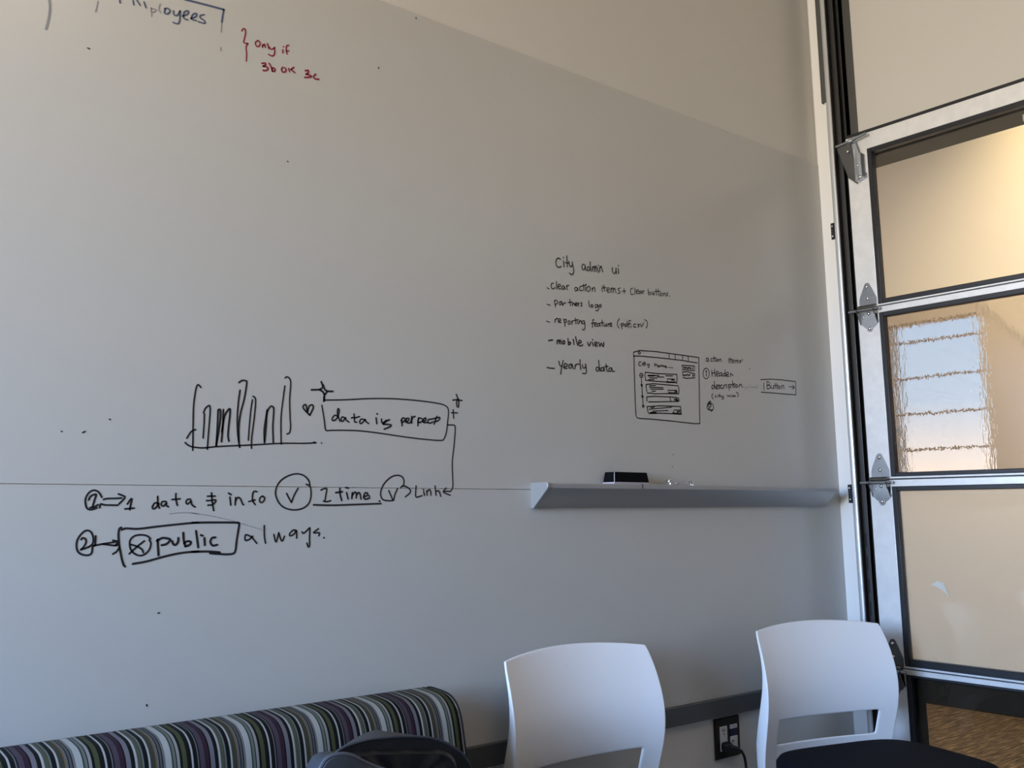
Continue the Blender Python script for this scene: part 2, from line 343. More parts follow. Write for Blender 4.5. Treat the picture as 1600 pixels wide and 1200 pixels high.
# --- bar chart (crop at 280,570, x6.667)
k = Ink(); C1 = (280, 570, 6.6667)
k.trace(*C1, '225,235 195,207 172,260 150,420 145,600 143,760 140,890;172,675 125,695 78,765;62,810 90,835 140,855 250,865 420,850 750,835 1060,818 1300,818 1425,812;1400,806 1425,812')
k.trace(*C1, '262,510 258,620 248,762;252,500 275,450 315,425 322,480 310,640 292,880')
k.trace(*C1, '405,470 398,640 385,845;415,465 430,480 425,600 385,835;460,468 455,620 440,800;445,700 470,540 520,460 530,490 515,640 508,740 518,795', 0.0042)
k.trace(*C1, '633,265 615,400 605,560 610,720 630,860;622,185 650,165 690,165 703,190 680,340 640,500 620,650 622,800', 0.004)
k.trace(*C1, '762,365 745,480 730,640 720,785;768,328 790,345 795,400 780,560 755,760 752,870')
k.trace(*C1, '915,470 905,540 885,680 888,810;890,800 905,640 915,500 945,440 970,435 985,470 975,640 980,810', 0.004)
k.trace(*C1, '1100,220 1080,370 1060,560 1062,825;1103,138 1120,125 1145,140 1162,190 1150,360 1155,560 1160,640 1150,705 1122,720')
k.build('bar_chart_drawing', M['ink'], bu)
k = Ink(); k.trace(*C1, '1360,525 1320,485 1290,445 1300,420 1320,420 1335,485;1335,490 1355,430 1385,418 1397,440 1380,485 1360,525', 0.004)
k.build('heart_drawing', M['ink'], bu)
# --- box 'data is perpect' (crop at 470,570, x5.715)
C2 = (470, 570, 5.715)
k = Ink(); k.trace(*C2, '208,315 400,312 600,302 800,302 1000,315 1200,340 1290,365 1318,410 1310,520 1300,600 1280,655 1250,675 1100,665 900,640 700,610 500,588 280,585 235,588 218,570 210,500 188,362')
k.trace(*C2, '1310,538 1350,538 1378,555 1370,700 1352,880 1358,1060 1350,1110 1335,1130;1335,1130 1275,1130;1300,1100 1272,1135 1335,1165')
k.build('speech_box_drawing', M['ink'], bu)
k = Ink(0.0036)
k.trace(*C2, '335,465 305,450 280,480 285,498 310,490 335,455 342,400 330,395 328,440 350,505;395,475 370,465 360,490 375,505 400,470 402,490 430,512;452,475 478,468;475,440 478,470 480,508 500,512;480,475 525,462;575,490 540,485 525,510 540,525 575,490 580,505 605,525')
k.trace(*C2, '672,475 678,525;680,437;720,485 728,520 765,495;790,490 755,510 735,530;735,530 800,535 800,550 745,575', 0.0042)
k.trace(*C2, '900,485 905,545;895,500 910,475 935,485 915,510 900,515;935,510 960,498 965,480 945,480 940,510 965,520 985,510;990,460 990,520;985,500 1000,470 1020,460;1050,475 1045,545;1045,505 1060,475 1090,490 1070,512 1045,515;1090,510 1115,495 1115,475 1098,485 1098,515 1130,515;1165,485 1140,490 1135,510 1150,522 1180,510;1215,460 1200,500 1190,530;1170,485 1240,470 1225,500 1195,505', 0.004)
k.build('handwriting', M['ink'], bu, 'words in the speech box')
k = Ink(0.004); k.trace(*C2, '95,223 165,222;165,222 195,200 183,152;200,180 215,220 240,235 285,238;165,222 195,240 212,265 235,240;212,262 205,325;206,285 210,320', 0.0045)
k.trace(*C2, '1388,265 1402,300 1410,330 1408,380;1357,315 1395,312 1440,320;1402,305 1390,335 1395,375', 0.0038); k.trace(*C2, '1360,402 1362,440 1365,477;1345,428 1400,430', 0.0036)
k.build('sparkle_drawing', M['ink'], bu)
# --- lower panel lines
k = Ink(0.0036); C3 = (110, 750, 8.0)
k.trace(*C3, '392,215 350,150 290,128 230,160 190,230 190,310 215,360 265,370 330,348;228,250 250,205 300,180 322,185 300,250 275,340;245,345 300,335 345,308;415,243 460,232 560,230 640,225;600,175 640,190 680,220 605,300;365,345 380,300 430,312 590,315;712,300 745,250 768,235 755,300 742,372;682,362 795,352')
k.trace(*C3, '1105,300 1060,285 1025,330 1035,360 1070,345 1098,290;1090,205 1092,280 1110,350;1195,270 1150,270 1135,310 1165,325 1200,285 1200,320 1225,335;1270,245 1370,235;1318,170 1318,240 1335,315;1500,240 1460,245 1445,280 1465,300 1500,270 1505,255 1520,310 1560,338')
C4 = (300, 730, 7.2727)
k.trace(*C4, '220,292 228,380 245,492;175,330 262,328;165,380 215,378 262,370 268,388 235,425 180,432;430,340 440,430;415,295 445,312;490,430 495,345;492,385 520,345 550,360 575,420 588,425;735,278 705,275 688,310 690,380 718,425;645,390 715,372;805,330 775,345 768,385 790,402 820,375 822,345 800,328')
k.trace(*C4, '1340,210 1325,150 1270,95 1190,75 1100,95 1010,150 960,230 950,310 985,400 1050,460 1150,485 1250,470 1320,420 1350,340 1348,240 1330,210 1297,193;1075,298 1100,350 1130,400;1130,400 1160,320 1205,238')
k.trace(*C4, '1465,260 1500,243 1530,248 1520,320 1510,380;1492,385 1530,392 1575,380')
C5 = (470, 730, 6.1538)
k.trace(*C5, '375,205 378,260 392,320;335,245 400,235;440,245 455,305;430,195 458,200;490,300 495,245;495,270 520,240 535,255 532,295;533,270 555,245 570,260 578,305;605,285 640,270 640,250 615,250 605,290 625,308 660,295;655,275;122,362 300,366 500,360 770,350;755,325', 0.0042)
k.trace(*C5, '985,180 992,130 970,90 920,78 860,100 800,160 770,230 770,280 790,312 840,322 890,320;845,225 865,270 890,318 905,260 930,205;960,200 975,180 1010,185 1050,215 1050,245 1005,285')
k.trace(*C5, '1108,180 1105,280 1140,282 1165,272;1180,235 1190,270;1178,215;1210,225 1215,270;1212,240 1235,215 1250,240 1250,270;1290,180 1300,270;1300,235 1320,225 1335,245 1345,280')
k.build('handwriting', M['ink'], bl)
k = Ink(0.0036)
k.trace(*C3, '135,745 150,725 185,735 195,775 170,830 130,870;130,870 180,855 240,830;240,830 280,790 285,720 260,655 210,630 150,660 90,740 75,820 90,890 140,930 220,940 265,910 275,840 290,822;315,700 310,790 312,815;285,822 400,800 560,775;400,800 565,820 590,800;530,755 590,770 560,820;608,850 575,895 530,925')
k.trace(*C3, '635,595 612,610 600,680 608,800 630,930 660,1050 682,1082;640,622 700,605 850,610 1100,580 1400,548 1600,530', 0.0042)
k.trace(*C3, '1000,735 960,700 880,685 800,700 750,745 740,800 755,870 800,920 870,945 940,920 990,860 1005,790 985,750;750,805 830,830 890,865 910,905;922,762 830,835 735,922')
k.trace(*C3, '1090,745 1095,850 1100,940;1080,760 1150,725 1230,735 1245,755 1200,800 1140,815;1270,765 1285,800 1315,810 1345,770 1348,725;1410,660 1415,740 1435,830;1420,790 1460,765 1505,775 1490,810 1440,828', 0.0046)
k.trace(*C4, '45,725 58,820 70,910;140,805 145,885;100,772 120,778;265,798 225,805 208,850 235,890 285,882', 0.0046)
k.trace(*C4, '0,632 200,628 500,630 535,645 525,720 505,850 495,940 470,980 400,990 300,985 205,978', 0.0046)
k.trace(*C3, '780,1048 950,1018 1200,950 1400,910 1600,892', 0.0044); k.trace(*C4, '0,962 120,958 230,960 315,968', 0.0046)
k.trace(*C4, '680,795 630,770 605,775 605,830 650,820 690,785;680,795 735,865;820,665 822,780 835,862;930,765 955,850 985,745;985,745 1020,840 1050,785;1185,720 1150,715 1110,755 1115,780 1160,760 1185,720 1190,805;1250,735 1270,750 1335,690;1340,690 1335,800 1335,890 1320,905 1305,862;1435,700 1380,745 1445,745 1440,780;1495,800')
k.build('handwriting', M['ink'], bl)
k = Ink(0.0013); k.trace(*C4, '-10,522 100,535 260,562 440,605 560,640 800,712'); k.trace(*C3, '1240,425 1360,410 1500,410 1600,422')
k.build('scratch_mark', M['ink_grey'], bl)
# --- upper right list
k = Ink(0.0030); C6 = (850, 390, 13.333)
k.trace(*C6, '340,205 305,175 265,200 245,270 265,340 310,370 360,350;405,235 420,360;400,160;475,130 480,250 485,360;445,270 515,285;515,240 530,320 560,360 590,320;585,255 610,380 620,460 600,510 570,520 530,490', 0.0036)
k.trace(*C6, '850,320 815,305 790,350 800,410 840,410 860,330 865,400 890,440;945,370 915,360 905,420 930,440 960,400;960,255 965,350 980,450;1010,360 1010,450;1010,400 1035,350 1050,370 1050,455;1050,400 1075,340 1085,370 1085,460;1110,370 1135,480;1125,325;1165,350 1160,460;1160,400 1195,345 1210,420 1225,465;1425,375 1425,450 1460,500 1490,470 1500,390;1495,400 1510,500;1545,395 1555,500;1545,330', 0.0034)
k.build('handwriting', M['ink'], bu, 'heading of the list'); k = Ink(0.003)
k.trace(*C6, '65,795 105,820;200,705 165,700 148,750 165,810 200,815 225,790;260,665 262,820;290,775 340,760 335,725 305,725 290,780 310,820 350,815;420,765 390,755 370,800 385,830 415,810 425,765 440,830;470,745 480,835;475,780 490,745 520,750')
k.trace(*C6, '690,795 655,785 640,830 660,865 690,840 695,790 710,860;790,765 755,770 740,820 760,855 800,845;820,725 830,855;800,755 880,735;860,770 865,855;870,725;925,770 890,800 900,865 935,870 965,820 950,770 925,765;1005,870 1005,800;1005,830 1040,785 1060,820 1065,875')
k.trace(*C6, '1205,800 1215,880;1210,765;1245,735 1255,820 1265,870;1225,800 1290,785;1310,850 1355,835 1350,800 1320,800 1310,860 1330,890 1365,885;1395,800 1395,890;1395,840 1425,795 1440,840 1440,890;1440,840 1470,800 1485,840 1500,900;1585,800 1545,815 1550,845 1580,870 1575,905 1535,915')
C7 = (950, 400, 6.0)
k.trace(*C7, '150,305 152,350;135,330 165,328;230,300 212,315 212,350 225,362 238,355;252,300 252,362;265,335 285,330 280,315 265,325 268,350 285,352;310,330 295,330 292,350 305,350 312,330 318,352;325,325 327,352;327,335 340,325;375,310 380,360 392,362 398,345 380,340;410,335 412,358 425,358 430,335 432,365;450,308 455,370;440,332 490,330;470,308 475,370;495,345 485,365 495,375 508,360 498,345;520,375 520,345;520,355 535,348 540,375;562,345 548,352 560,365 548,375;575,375', 0.0028)
k.build('handwriting', M['ink'], bu, 'first line of the list'); k = Ink(0.003)
k.trace(*C6, '62,1137 130,1160;215,1060 225,1120 240,1195;215,1065 255,1055 285,1090 265,1130 230,1145;360,1080 325,1090 320,1140 345,1150 370,1085 385,1165;395,1165 405,1120;400,1140 430,1105 455,1120;540,1035 545,1120 550,1170;500,1105 590,1090;590,1120 595,1170;595,1140 620,1110 640,1170;650,1150 690,1130 680,1105 655,1115 655,1160 690,1170;710,1115 715,1175;715,1140 735,1110;795,1105 765,1120 790,1150 765,1180')
C8 = (850, 470, 8.0)
k.trace(*C8, '560,0 562,40 570,78;595,45 585,70 600,80 612,60 598,45;670,50 645,50 640,80 655,85 672,60 675,50 680,110 665,125 645,118;705,45 690,65 700,80 715,70 712,50 702,45')
k.build('handwriting', M['ink'], bu, 'second line of the list'); k = Ink(0.003)
k.trace(*C8, '32,255 72,268;140,230 135,270;138,245 160,220 175,225;180,255 210,245 205,225 185,230 180,265 215,270;245,225 265,320;248,245 275,230 280,260 255,275;310,250 300,280 315,295 330,275 315,248;345,250 350,295;348,265 370,245;390,215 400,290;375,245 430,235;415,250 425,290;440,285 440,250;440,265 460,245 470,285;505,250 480,255 480,285 500,285 508,260 512,340 495,365 478,352')
k.trace(*C8, '625,240 610,240 605,335;590,285 625,275;630,300 655,285 645,270 632,285 635,315 655,318;690,280 668,290 668,318 690,310 695,280 705,320;725,240 728,320;705,275 745,270;750,285 752,315 770,315 780,285 782,320;800,320 800,285;800,300 820,280;825,305 848,290 838,275 825,290 828,318 850,315')
k.trace(*C8, '942,222 920,260 918,310 940,342;960,285 978,355;965,300 985,280 1000,295 970,320;1030,285 1010,300 1015,325 1035,305;1040,250 1042,325;1085,250 1065,250 1062,340;1045,290 1085,285;1088,310 1090,335;1150,290 1125,295 1120,325 1150,328;1190,290 1170,300 1190,310 1175,328;1205,285 1220,325 1245,275;1255,235 1290,260 1290,310 1278,340')
k.build('handwriting', M['ink'], bu, 'third line of the list'); k = Ink(0.003)
k.trace(*C8, '58,497 105,490', 0.0045)
k.trace(*C8, '162,540 165,495;165,510 185,490 192,535;192,510 205,490 215,540;245,500 230,515 240,540 260,525 255,502 245,500;300,470 305,550;305,530 320,515 335,530 315,550;370,490 375,545;362,485;395,450 405,500 420,555;430,530 465,520 455,495 435,505 435,550 460,565 485,550;545,520 565,565 585,515;605,520 615,565;605,485;635,550 665,535 655,515 635,525 640,565 670,565;685,520 700,570 715,530 740,575 748,520', 0.004)
k.build('handwriting', M['ink'], bu, 'fourth line of the list'); k = Ink(0.003)
k.trace(*C8, '38,832 80,842 130,845;185,755 200,810 225,815;240,745 220,830 208,915;245,830 290,815 285,790 255,790 250,840 290,845;345,790 315,800 312,835 335,840 350,795 365,850;385,850 392,800;390,815 415,790 440,795;450,735 452,800 460,860;480,800 490,840 515,830 520,790;520,795 530,880 515,910 480,905;690,840 660,830 650,865 670,880 692,840;682,745 690,820 700,880;745,835 715,840 715,875 740,870 748,840 755,880;775,790 785,870 800,880;755,825 800,820;845,840 815,845 812,880 840,875 848,840 855,880 882,880', 0.0036)
k.build('handwriting', M['ink'], bu, 'last line of the list')
# --- browser window sketch (crop at 980,540, x9.233)
C9 = (980, 540, 9.2333)
k = Ink(0.0030)
k.trace(*C9, '92,150 90,95 180,70 400,85 700,125 1033,172;1033,172 1035,400 1040,700 1045,1000 1050,1125;1050,1125 960,1125 700,1095 400,1065 180,1050;180,1050 140,1040 125,1000 115,800 105,500 100,300 98,150;98,150 200,152 500,180 780,212 1012,250', 0.0034, False)
k.loop(980 + 175 / 9.23, 540 + 105 / 9.23, 1.8, 1.7)
k.trace(*C9, '603,110 607,185;690,135 695,200;798,150 800,210;878,160 883,220')
k.trace(*C9, '200,235 175,240 165,280 195,290;215,255 218,285;235,235 238,290;255,235 258,290;228,262 265,258;285,265 295,285 312,265;315,262 318,300 300,315;395,255 400,300;400,280 425,270 430,300;455,285 440,300 460,310 468,290 455,285;480,305 485,285;485,290 505,285 510,305;510,295 525,288 530,310;545,300 560,295 550,290 545,310 580,315;605,312;628,315;650,318')
k.loop(980 + 203 / 9.23, 540 + 428 / 9.23, 2.6, 3.1); k.trace(*C9, '195,430 215,428;203,460 210,570 220,735 230,870')
k.loop(980 + 230 / 9.23, 540 + 875 / 9.23, 1.4, 1.7); k.trace(*C9, '207,568 212,575;217,730 223,738', 0.008)
for t in ('262,385 255,420 265,500;262,385 450,405 710,415;715,415 720,480 712,545;265,500 400,515 560,525 690,528 712,545', '275,560 272,600 285,665;275,560 380,550 560,565 735,580;735,580 748,640 742,695;290,685 350,685 400,695 600,692 742,695', '282,740 285,800;282,740 400,732 620,740 740,755;740,755 748,790 740,805;740,805 600,808 400,812 310,812;615,745 630,805', '285,880 300,960 315,980;285,880 500,868 770,880;770,880 780,985;315,980 500,975 780,990', '790,285 970,295;970,295 975,360 790,345 790,285', '800,380 870,375 975,410;975,410 978,465 850,472 805,460;800,380 802,430'):
    k.trace(*C9, t, 0.0034, False)
for t in ('300,433 460,432', '320,462 430,470', '310,490 390,490', '430,450 530,455', '555,435 655,437', '320,578 410,576', '320,600 520,607', '335,625 520,630', '355,657 410,657', '315,918 640,888', '370,945 590,937', '335,968 420,966', '340,895 390,890'):
    k.trace(*C9, t, 0.0032, False)
for t in ('575,525 580,480 685,485 690,525', '590,645 720,645 722,680 592,678 590,645', '660,970 675,930 770,930 772,980'): k.trace(*C9, t, 0.0032, False)
for t in ('300,433 400,433', '640,495 670,495', '690,660 718,665', '570,527 690,530', '660,975 770,985', '720,955 755,950', '335,968 415,968', '680,780 730,785;705,765 730,785 705,800', '945,330 950,325', '945,425 960,430 950,445', '810,315 830,322 850,315 870,330 890,318 920,330', '815,435 840,420 850,435 870,415 890,435 905,415'): k.trace(*C9, t, 0.0050, False)
k.build('browser_sketch_drawing', M['ink'], bu)
# --- right-hand notes (crop at 1080,540, x8.889)
CA = (1080, 540, 8.889)
k = Ink(0.0029)
k.trace(*CA, '235,175 212,175 205,210 225,220 238,175 240,222;295,180 275,185 275,215 298,215;315,150 318,222;302,178 345,170;335,185 340,222;365,185 350,205 362,222 375,200 365,183;390,222 390,190;390,200 410,185 420,225;520,190 530,240;525,175;545,170 552,240;535,195 565,190;570,220 592,210 585,195 570,205 575,240 595,235;612,240 612,200;612,215 630,200 635,240;635,215 650,200 655,240;690,205 670,210 690,225 672,240;708,190;705,210')
k.build('handwriting', M['ink'], bu, 'heading of the notes'); k = Ink(0.0029)
k.loop(1080 + 207 / 8.89, 540 + 388 / 8.89, 4.8, 8.2); k.trace(*CA, '200,360 212,350 210,385 208,425')
k.trace(*CA, '285,345 290,425;325,330 330,430;285,385 330,375;345,400 380,385 370,360 350,370 350,420 385,420;420,375 395,385 395,420 420,410 425,375 432,430;475,385 450,390 450,425 475,410;470,335 480,430;490,410 520,395 510,370 492,385 495,425 525,425;545,430 550,380;550,390 575,410 585,420', 0.0033)
k.trace(*CA, '325,560 295,550 285,590 305,600 328,560;318,495 325,560 340,600;345,580 372,565 365,545 348,555 350,600 375,595;400,545 380,555 400,575 385,600;430,545 410,560 415,595 440,590;450,595 455,550;455,560 480,540;490,540 495,590;515,545 530,620;518,550 545,540 550,570 525,585;575,490 580,580;560,540 610,530;595,545 600,580;630,540 612,560 625,580 645,565 632,540;665,580 668,545;668,555 690,535 710,580', 0.0033)
k.trace(*CA, '300,668 285,700 305,742;340,690 330,705 345,720;365,690 370,715;390,670 395,718;380,695 405,690;415,695 425,720 445,700;445,700 450,735 425,745;500,685 505,710;520,710 525,690 545,710;555,680 560,710;575,690 590,705 575,710;600,690 615,705 600,705;625,650 655,670 645,715')
k.loop(1080 + 265 / 8.89, 540 + 855 / 8.89, 5.0, 6.6, 150, 440); k.trace(*CA, '270,775 245,785 228,820 240,850;245,820 270,810 275,830 250,870 240,890 300,895', 0.004)
k.build('handwriting', M['ink'], bu, 'numbered notes'); k = Ink(0.0029)
k.trace(*CA, '965,473 1100,466 1250,475 1450,500;1450,500 1455,685;1455,685 1250,668 1100,655 972,647', 0.0034, False)
k.trace(*CA, '1008,520 1012,620;1050,500 1055,600;1050,500 1085,510 1085,540 1055,550;1055,550 1095,560 1095,590 1055,602;1110,550 1115,590 1140,590 1145,550 1150,600;1165,520 1175,600;1155,555 1205,550;1190,520 1195,600;1220,560 1205,580 1220,600 1238,580 1222,558;1255,600 1258,555;1258,570 1278,550 1290,600;1360,570 1430,580;1405,555 1435,580 1405,605', 0.0030)
k.build('button_drawing', M['ink'], bu)
k = Ink(0.0022); k.trace(*CA, '745,580 760,590 750,610;775,580 800,575;820,545 825,580;840,590 850,570 870,585 890,575;900,550 915,575 905,600')
k.build('smudged_handwriting', M['ink_grey'], bu, 'grey half rubbed-out note in brackets')
# --- upper left, blue and red
k = Ink(0.0038); CB = (40, 0, 5.0)
k.trace(*CB, '1240,-5 1400,35 1548,75', 0.005); k.trace(*CB, '1548,75 1540,120 1532,170', 0.004)
k.trace(*CB, '1090,70 1085,100 1110,108 1128,85 1110,65 1088,68;1155,85 1160,115 1185,120 1205,85;1208,85 1205,150 1190,185 1152,175;1225,125 1265,110 1270,85 1240,95 1235,140 1265,155;1290,145 1330,130 1335,105 1305,115 1298,150 1335,160;1395,115 1365,122 1365,140 1395,160 1398,182 1350,170', 0.0036)
k.trace(*CB, '735,-5 738,22;840,5 845,38;865,-5 895,42;925,15 940,60', 0.0034)
k.build('handwriting', M['ink_blue'], bu, 'faded blue word cut off by the top of the picture')
k = Ink(0.003); k.trace(*CB, '182,-5 190,60 180,140 158,228', 0.0042); k.trace(*CB, '565,10 555,60 545,92;980,60 985,130;980,65 1020,75 1000,95 985,90;1050,30 1040,70 1055,100;1532,170 1528,250;1525,370 1524,395', 0.0022)
k.build('faded_line', M['ink_grey'], bu)
k = Ink(0.0032); CC = (360, 30, 10.0)
k.trace(*CC, '175,185 200,150 230,155 235,220 215,320 210,365 275,380;275,380 245,430 252,540 247,655', 0.003)
k.build('brace_drawing', M['ink_red'], bu, 'dark red curly brace'); k = Ink(0.0032)
k.trace(*CC, '430,335 395,355 395,400 425,430 462,400 455,350 430,330;500,440 505,395;505,415 535,390 545,440;580,380 600,460;610,435 625,465 660,465 690,440;690,440 690,530 660,575 595,550;820,475 818,525;825,428;915,410 880,415 872,470 885,545;870,500 915,495')
k.trace(*CC, '490,690 540,685 550,710 510,735;510,735 565,745 590,770 560,800 510,800;605,690 635,740 655,810;650,795 660,760 695,775 690,810 655,815;820,750 800,780 810,820 850,825 870,790 850,760;910,770 925,820;990,750 945,785;945,785 1005,835', 0.0038)
k.trace(*CC, '1170,805 1215,800 1215,835 1180,860;1195,860 1260,885 1250,905 1160,908;1330,860 1300,895 1320,930 1380,938', 0.0042)
k.build('handwriting', M['ink_red'], bu, 'dark red note')
k = Ink(0.004)
for u, v, du, dv in ((449, 252, 1, .5), (592, 105, -1, 2), (133, 674, -4, 2), (171, 655, .8, .6), (229, 1101, 1, 2), (1050, 729, .8, .3), (1052, 710, -.5, .7), (502, 692, .8, .2), (137, 75, 3, 1.2), (1171, 576, .8, .4), (650, 27, 0.2, 2), (247, 958, 2, -.5), (96, 674, .6, .3)): k.line([(u, v), (u + du, v + dv)], 0.0028, False)
k.build('ink_speck', M['ink'], bu)

# ------------------------------------------------------------------ chair rail
tag(MB().box(ROOM_L + 0.02, -0.002, -0.014, 0.0035, 0.5605, 0.6115).build('trim_1', M['rail'], bevel=0.002), 'dark grey rail along the wall under the whiteboard', 'trim', kind='structure')

# ------------------------------------------------------------------ marker tray
tx0, tx1 = -1.445, -0.117
tr = empty('marker_tray', (tx0, 0, 1.172)); tag(tr, 'long silver marker tray fixed to the whiteboard', 'tray')
sec = [(0, 0), (-0.012, 0.002), (-0.062, 0.049), (-0.066, 0.052), (-0.066, 0.063), (-0.064, 0.065), (-0.050, 0.065), (-0.048, 0.060), (-0.004, 0.060), (0, 0.066)]
MB().prism(sec, 'x', 0.004, tx1 - tx0).build('body', M['tray'], tr, bevel=0.0015)
cap = [(0, 0.0), (-0.010, -0.001), (-0.066, 0.049), (-0.069, 0.054), (-0.069, 0.062), (-0.065, 0.067), (0, 0.067)]
MB().prism(cap, 'x', -0.003, 0.005).build('end_cap', M['tray'], tr, bevel=0.0015)
jx = at_y(1004, 760, -0.066).x - tx0
MB().box(jx - 0.0012, jx + 0.0012, -0.0668, -0.060, 0.053, 0.0655).build('joint', M['slot'], tr)
er = empty('whiteboard_eraser', (-1.118, -0.028, 1.2325)); tag(er, 'black whiteboard eraser lying on the marker tray', 'eraser')
def frus(x0, x1, y0, y1, z0, z1, t):
    return [(x0, y0, z0), (x1, y0, z0), (x1, y1, z0), (x0, y1, z0), (x0 + t, y0 + t, z1), (x1 - t, y0 + t, z1), (x1 - t, y1 - t, z1), (x0 + t, y1 - t, z1)]
QF = [(0, 3, 2, 1), (4, 5, 6, 7), (0, 1, 5, 4), (1, 2, 6, 5), (2, 3, 7, 6), (3, 0, 4, 7)]
MB().add(frus(-.068, .073, -.022, .022, .009, .038, .004), QF).build('body', M['eraser'], er, bevel=0.001)
MB().add(frus(-.070, .075, -.024, .023, .001, .010, .001), QF).build('felt_pad', M['felt'], er, bevel=0.001)
MB().tube([(-.068, -.0225, .009), (-.064, -.019, .0375)], 0.0010, 6).build('edge_trim', M['eraser_trim'], er)
def foil(name, u, n, label, spread):
    c = at_y(u, 757.5, -0.035); o = MB()
    for i in range(n):
        p = Vector((random.uniform(-spread, spread), random.uniform(-.008, .008), 0.002)); pts = [p]
        for j in range(4): pts.append(pts[-1] + Vector((random.uniform(-.007, .007), random.uniform(-.005, .005), random.uniform(-.003, .009)))); pts[-1].z = max(.002, min(.019, pts[-1].z))
        o.tube(smooth_path(pts, 3), 0.0017, 6)
    ob = o.build(name, M['foil'], loc=(c.x, -0.035, 1.2330), smooth=True); tag(ob, label, 'scrap', 'silver scraps on the tray'); return ob
foil('metal_scrap', 1053, 7, 'crumpled silver wire scrap on the tray, nearest the eraser', .018)
foil('metal_scrap', 1078, 6, 'crumpled silver wire scrap on the tray, farther from the eraser', .015)

# ------------------------------------------------------------------ wall outlet, plug and cord
PX0, PX1, PZ0, PZ1 = -0.7405, -0.6270, 0.4375, 0.5535
pl = empty('wall_outlet', ((PX0 + PX1) / 2, 0, PZ0)); tag(pl, 'dark double-gang wall outlet plate below the grey rail', 'outlet')
hw = (PX1 - PX0) / 2; ph = PZ1 - PZ0
MB().add([(-hw, 0.0035, 0), (hw, 0.0035, 0), (hw, 0.0035, ph), (-hw, 0.0035, ph), (-hw + .003, -0.005, .003), (hw - .003, -0.005, .003), (hw - .003, -0.005, ph - .003), (-hw + .003, -0.005, ph - .003)], QF).build('cover_plate', M['plate'], pl, bevel=0.001)
sL = MB().box(-.040, -.007, -.0075, -.004, .024, .093).build('receptacle', M['socket'], pl, bevel=0.001)
MB().box(-.030, -.0275, -.0082, -.007, .078, .087).box(-.022, -.0195, -.0082, -.007, .078, .086).dome((-.0235, -.0075, .0715), (0, -1, 0), .0026, .0006).build('socket_slot', M['slot'], sL)
MB().box(.007, .040, -.0072, -.004, .082, .093).build('sticker', M['sticker'], pl)
MB().box(.012, .034, -.0076, -.0070, .0865, .0885).build('sticker_print', M['ink_grey'], pl)
MB().box(.007, .040, -.0068, -.004, .062, .0805).build('data_jack', M['bluejack'], pl)
sR = MB().box(.007, .040, -.0075, -.004, .024, .060).build('receptacle', M['socket'], pl, bevel=0.001)
MB().box(.013, .0155, -.0082, -.007, .043, .050).box(.019, .0215, -.0082, -.007, .043, .049).build('socket_slot', M['slot'], sR)
pg = empty('power_plug', (-0.707, -0.008, 0.475)); tag(pg, 'black power plug and cord pushed into the wall outlet', 'plug')
MB().loft([[(x * s_, y, z * s_) for x, z in ((-.014, -.012), (.014, -.012), (.016, -.004), (.016, .008), (.010, .013), (-.010, .013), (-.016, .008), (-.016, -.004))] for y, s_ in ((0, 1), (-.012, 1.05), (-.022, .8))]).build('plug_body', M['black_plastic'], pg, bevel=0.002)
cord = [(0.004, -.018, 0), (.016, -.030, -.004), (.034, -.034, -.014), (.050, -.032, -.034), (.058, -.030, -.07), (.06, -.026, -.13), (.055, -.022, -.25), (.06, -.02, -.40), (.09, -.03, -.467), (.3, -.05, -.470)]
MB().tube(smooth_path(cord, 5), [0.0085] * 3 + [0.007] * 4 + [0.0055] * 4 + [0.0042] * 35, 10).build('cord', M['black_plastic'], pg, smooth=True)

# ------------------------------------------------------------------ sectional glass door
XF, XB = -0.05, -0.006
YA, YB = -0.148, -2.45
d1 = empty('door_1', (0, YA, 0)); tag(d1, 'aluminium framed sectional glass door with zinc hinges', 'door', kind='structure')
# z0, z1, top of bottom rail, bottom of top rail, glass z0, glass z1
SECT = [(1.8575, 2.490, 1.8635, 2.430, 1.880, 2.414), (1.2640, 1.8540, 1.2705, 1.833, 1.284, 1.817), (0.6545, 1.2600, 0.661, 1.2375, 0.684, 1.223), (0.05, 0.6510, 0.13, 0.635, 0.15, 0.627)]
MID = (-1.26, -1.34)
for i, (z0, z1, rb, rt, gz0, gz1) in enumerate(SECT):
    f = MB()
    f.box(XF, XB, 0, -0.080, z0, z1); f.box(XF, XB, YB - YA + 0.08, YB - YA, z0, z1)
    f.box(XF, XB, MID[0] - YA, MID[1] - YA, rb, rt)
    for a, b2 in ((z0, rb), (rt, z1)): f.box(XF, XB, -0.080, YB - YA + 0.08, a, b2)
    s_ = f.build('door_section', M['alum'], d1, bevel=0.0012)
    for ya, yb in ((-0.228, MID[0]), (MID[1], YB + 0.08)):
        g = MB(); t = 0.017
        def fr(y0, y1, q0, q1): g.box(XF - 0.001, XF + 0.026, y0 - YA, y1 - YA, q0, q1)
        fr(ya, ya - t, rb, rt); fr(yb + t, yb, rb, rt); fr(ya - t, yb + t, gz1, rt); fr(ya - t, yb + t, rb, gz0)
        g.build('gasket', M['rubber'], s_, bevel=0.002)
        MB().box(XF + 0.018, XF + 0.022, ya - t + 0.003 - YA, yb + t - 0.003 - YA, gz0 - 0.003, gz1 + 0.003).build('pane', M[('glass', 'glass_wavy', 'glass_hazy', 'glass')[i]], s_)
        if i == 3 and ya > -1:
            fm = MB(); fx = (XF + 0.0225, XF + 0.0235)
            p0, p1 = at_x(1447, 1097, XF + .023), at_x(1600, 1123, XF + .023)
            fm.box(*fx, ya - t - YA, p0.y - YA, gz0, gz1); fm.box(*fx, p0.y - YA, yb + t - YA, p0.z, gz1)
            fm.build('film_border', M['film'], s_)
MB().box(XF + 0.004, XB, 0, YB - YA, 2.490, 2.503).build('top_seal', M['rubber'], d1)
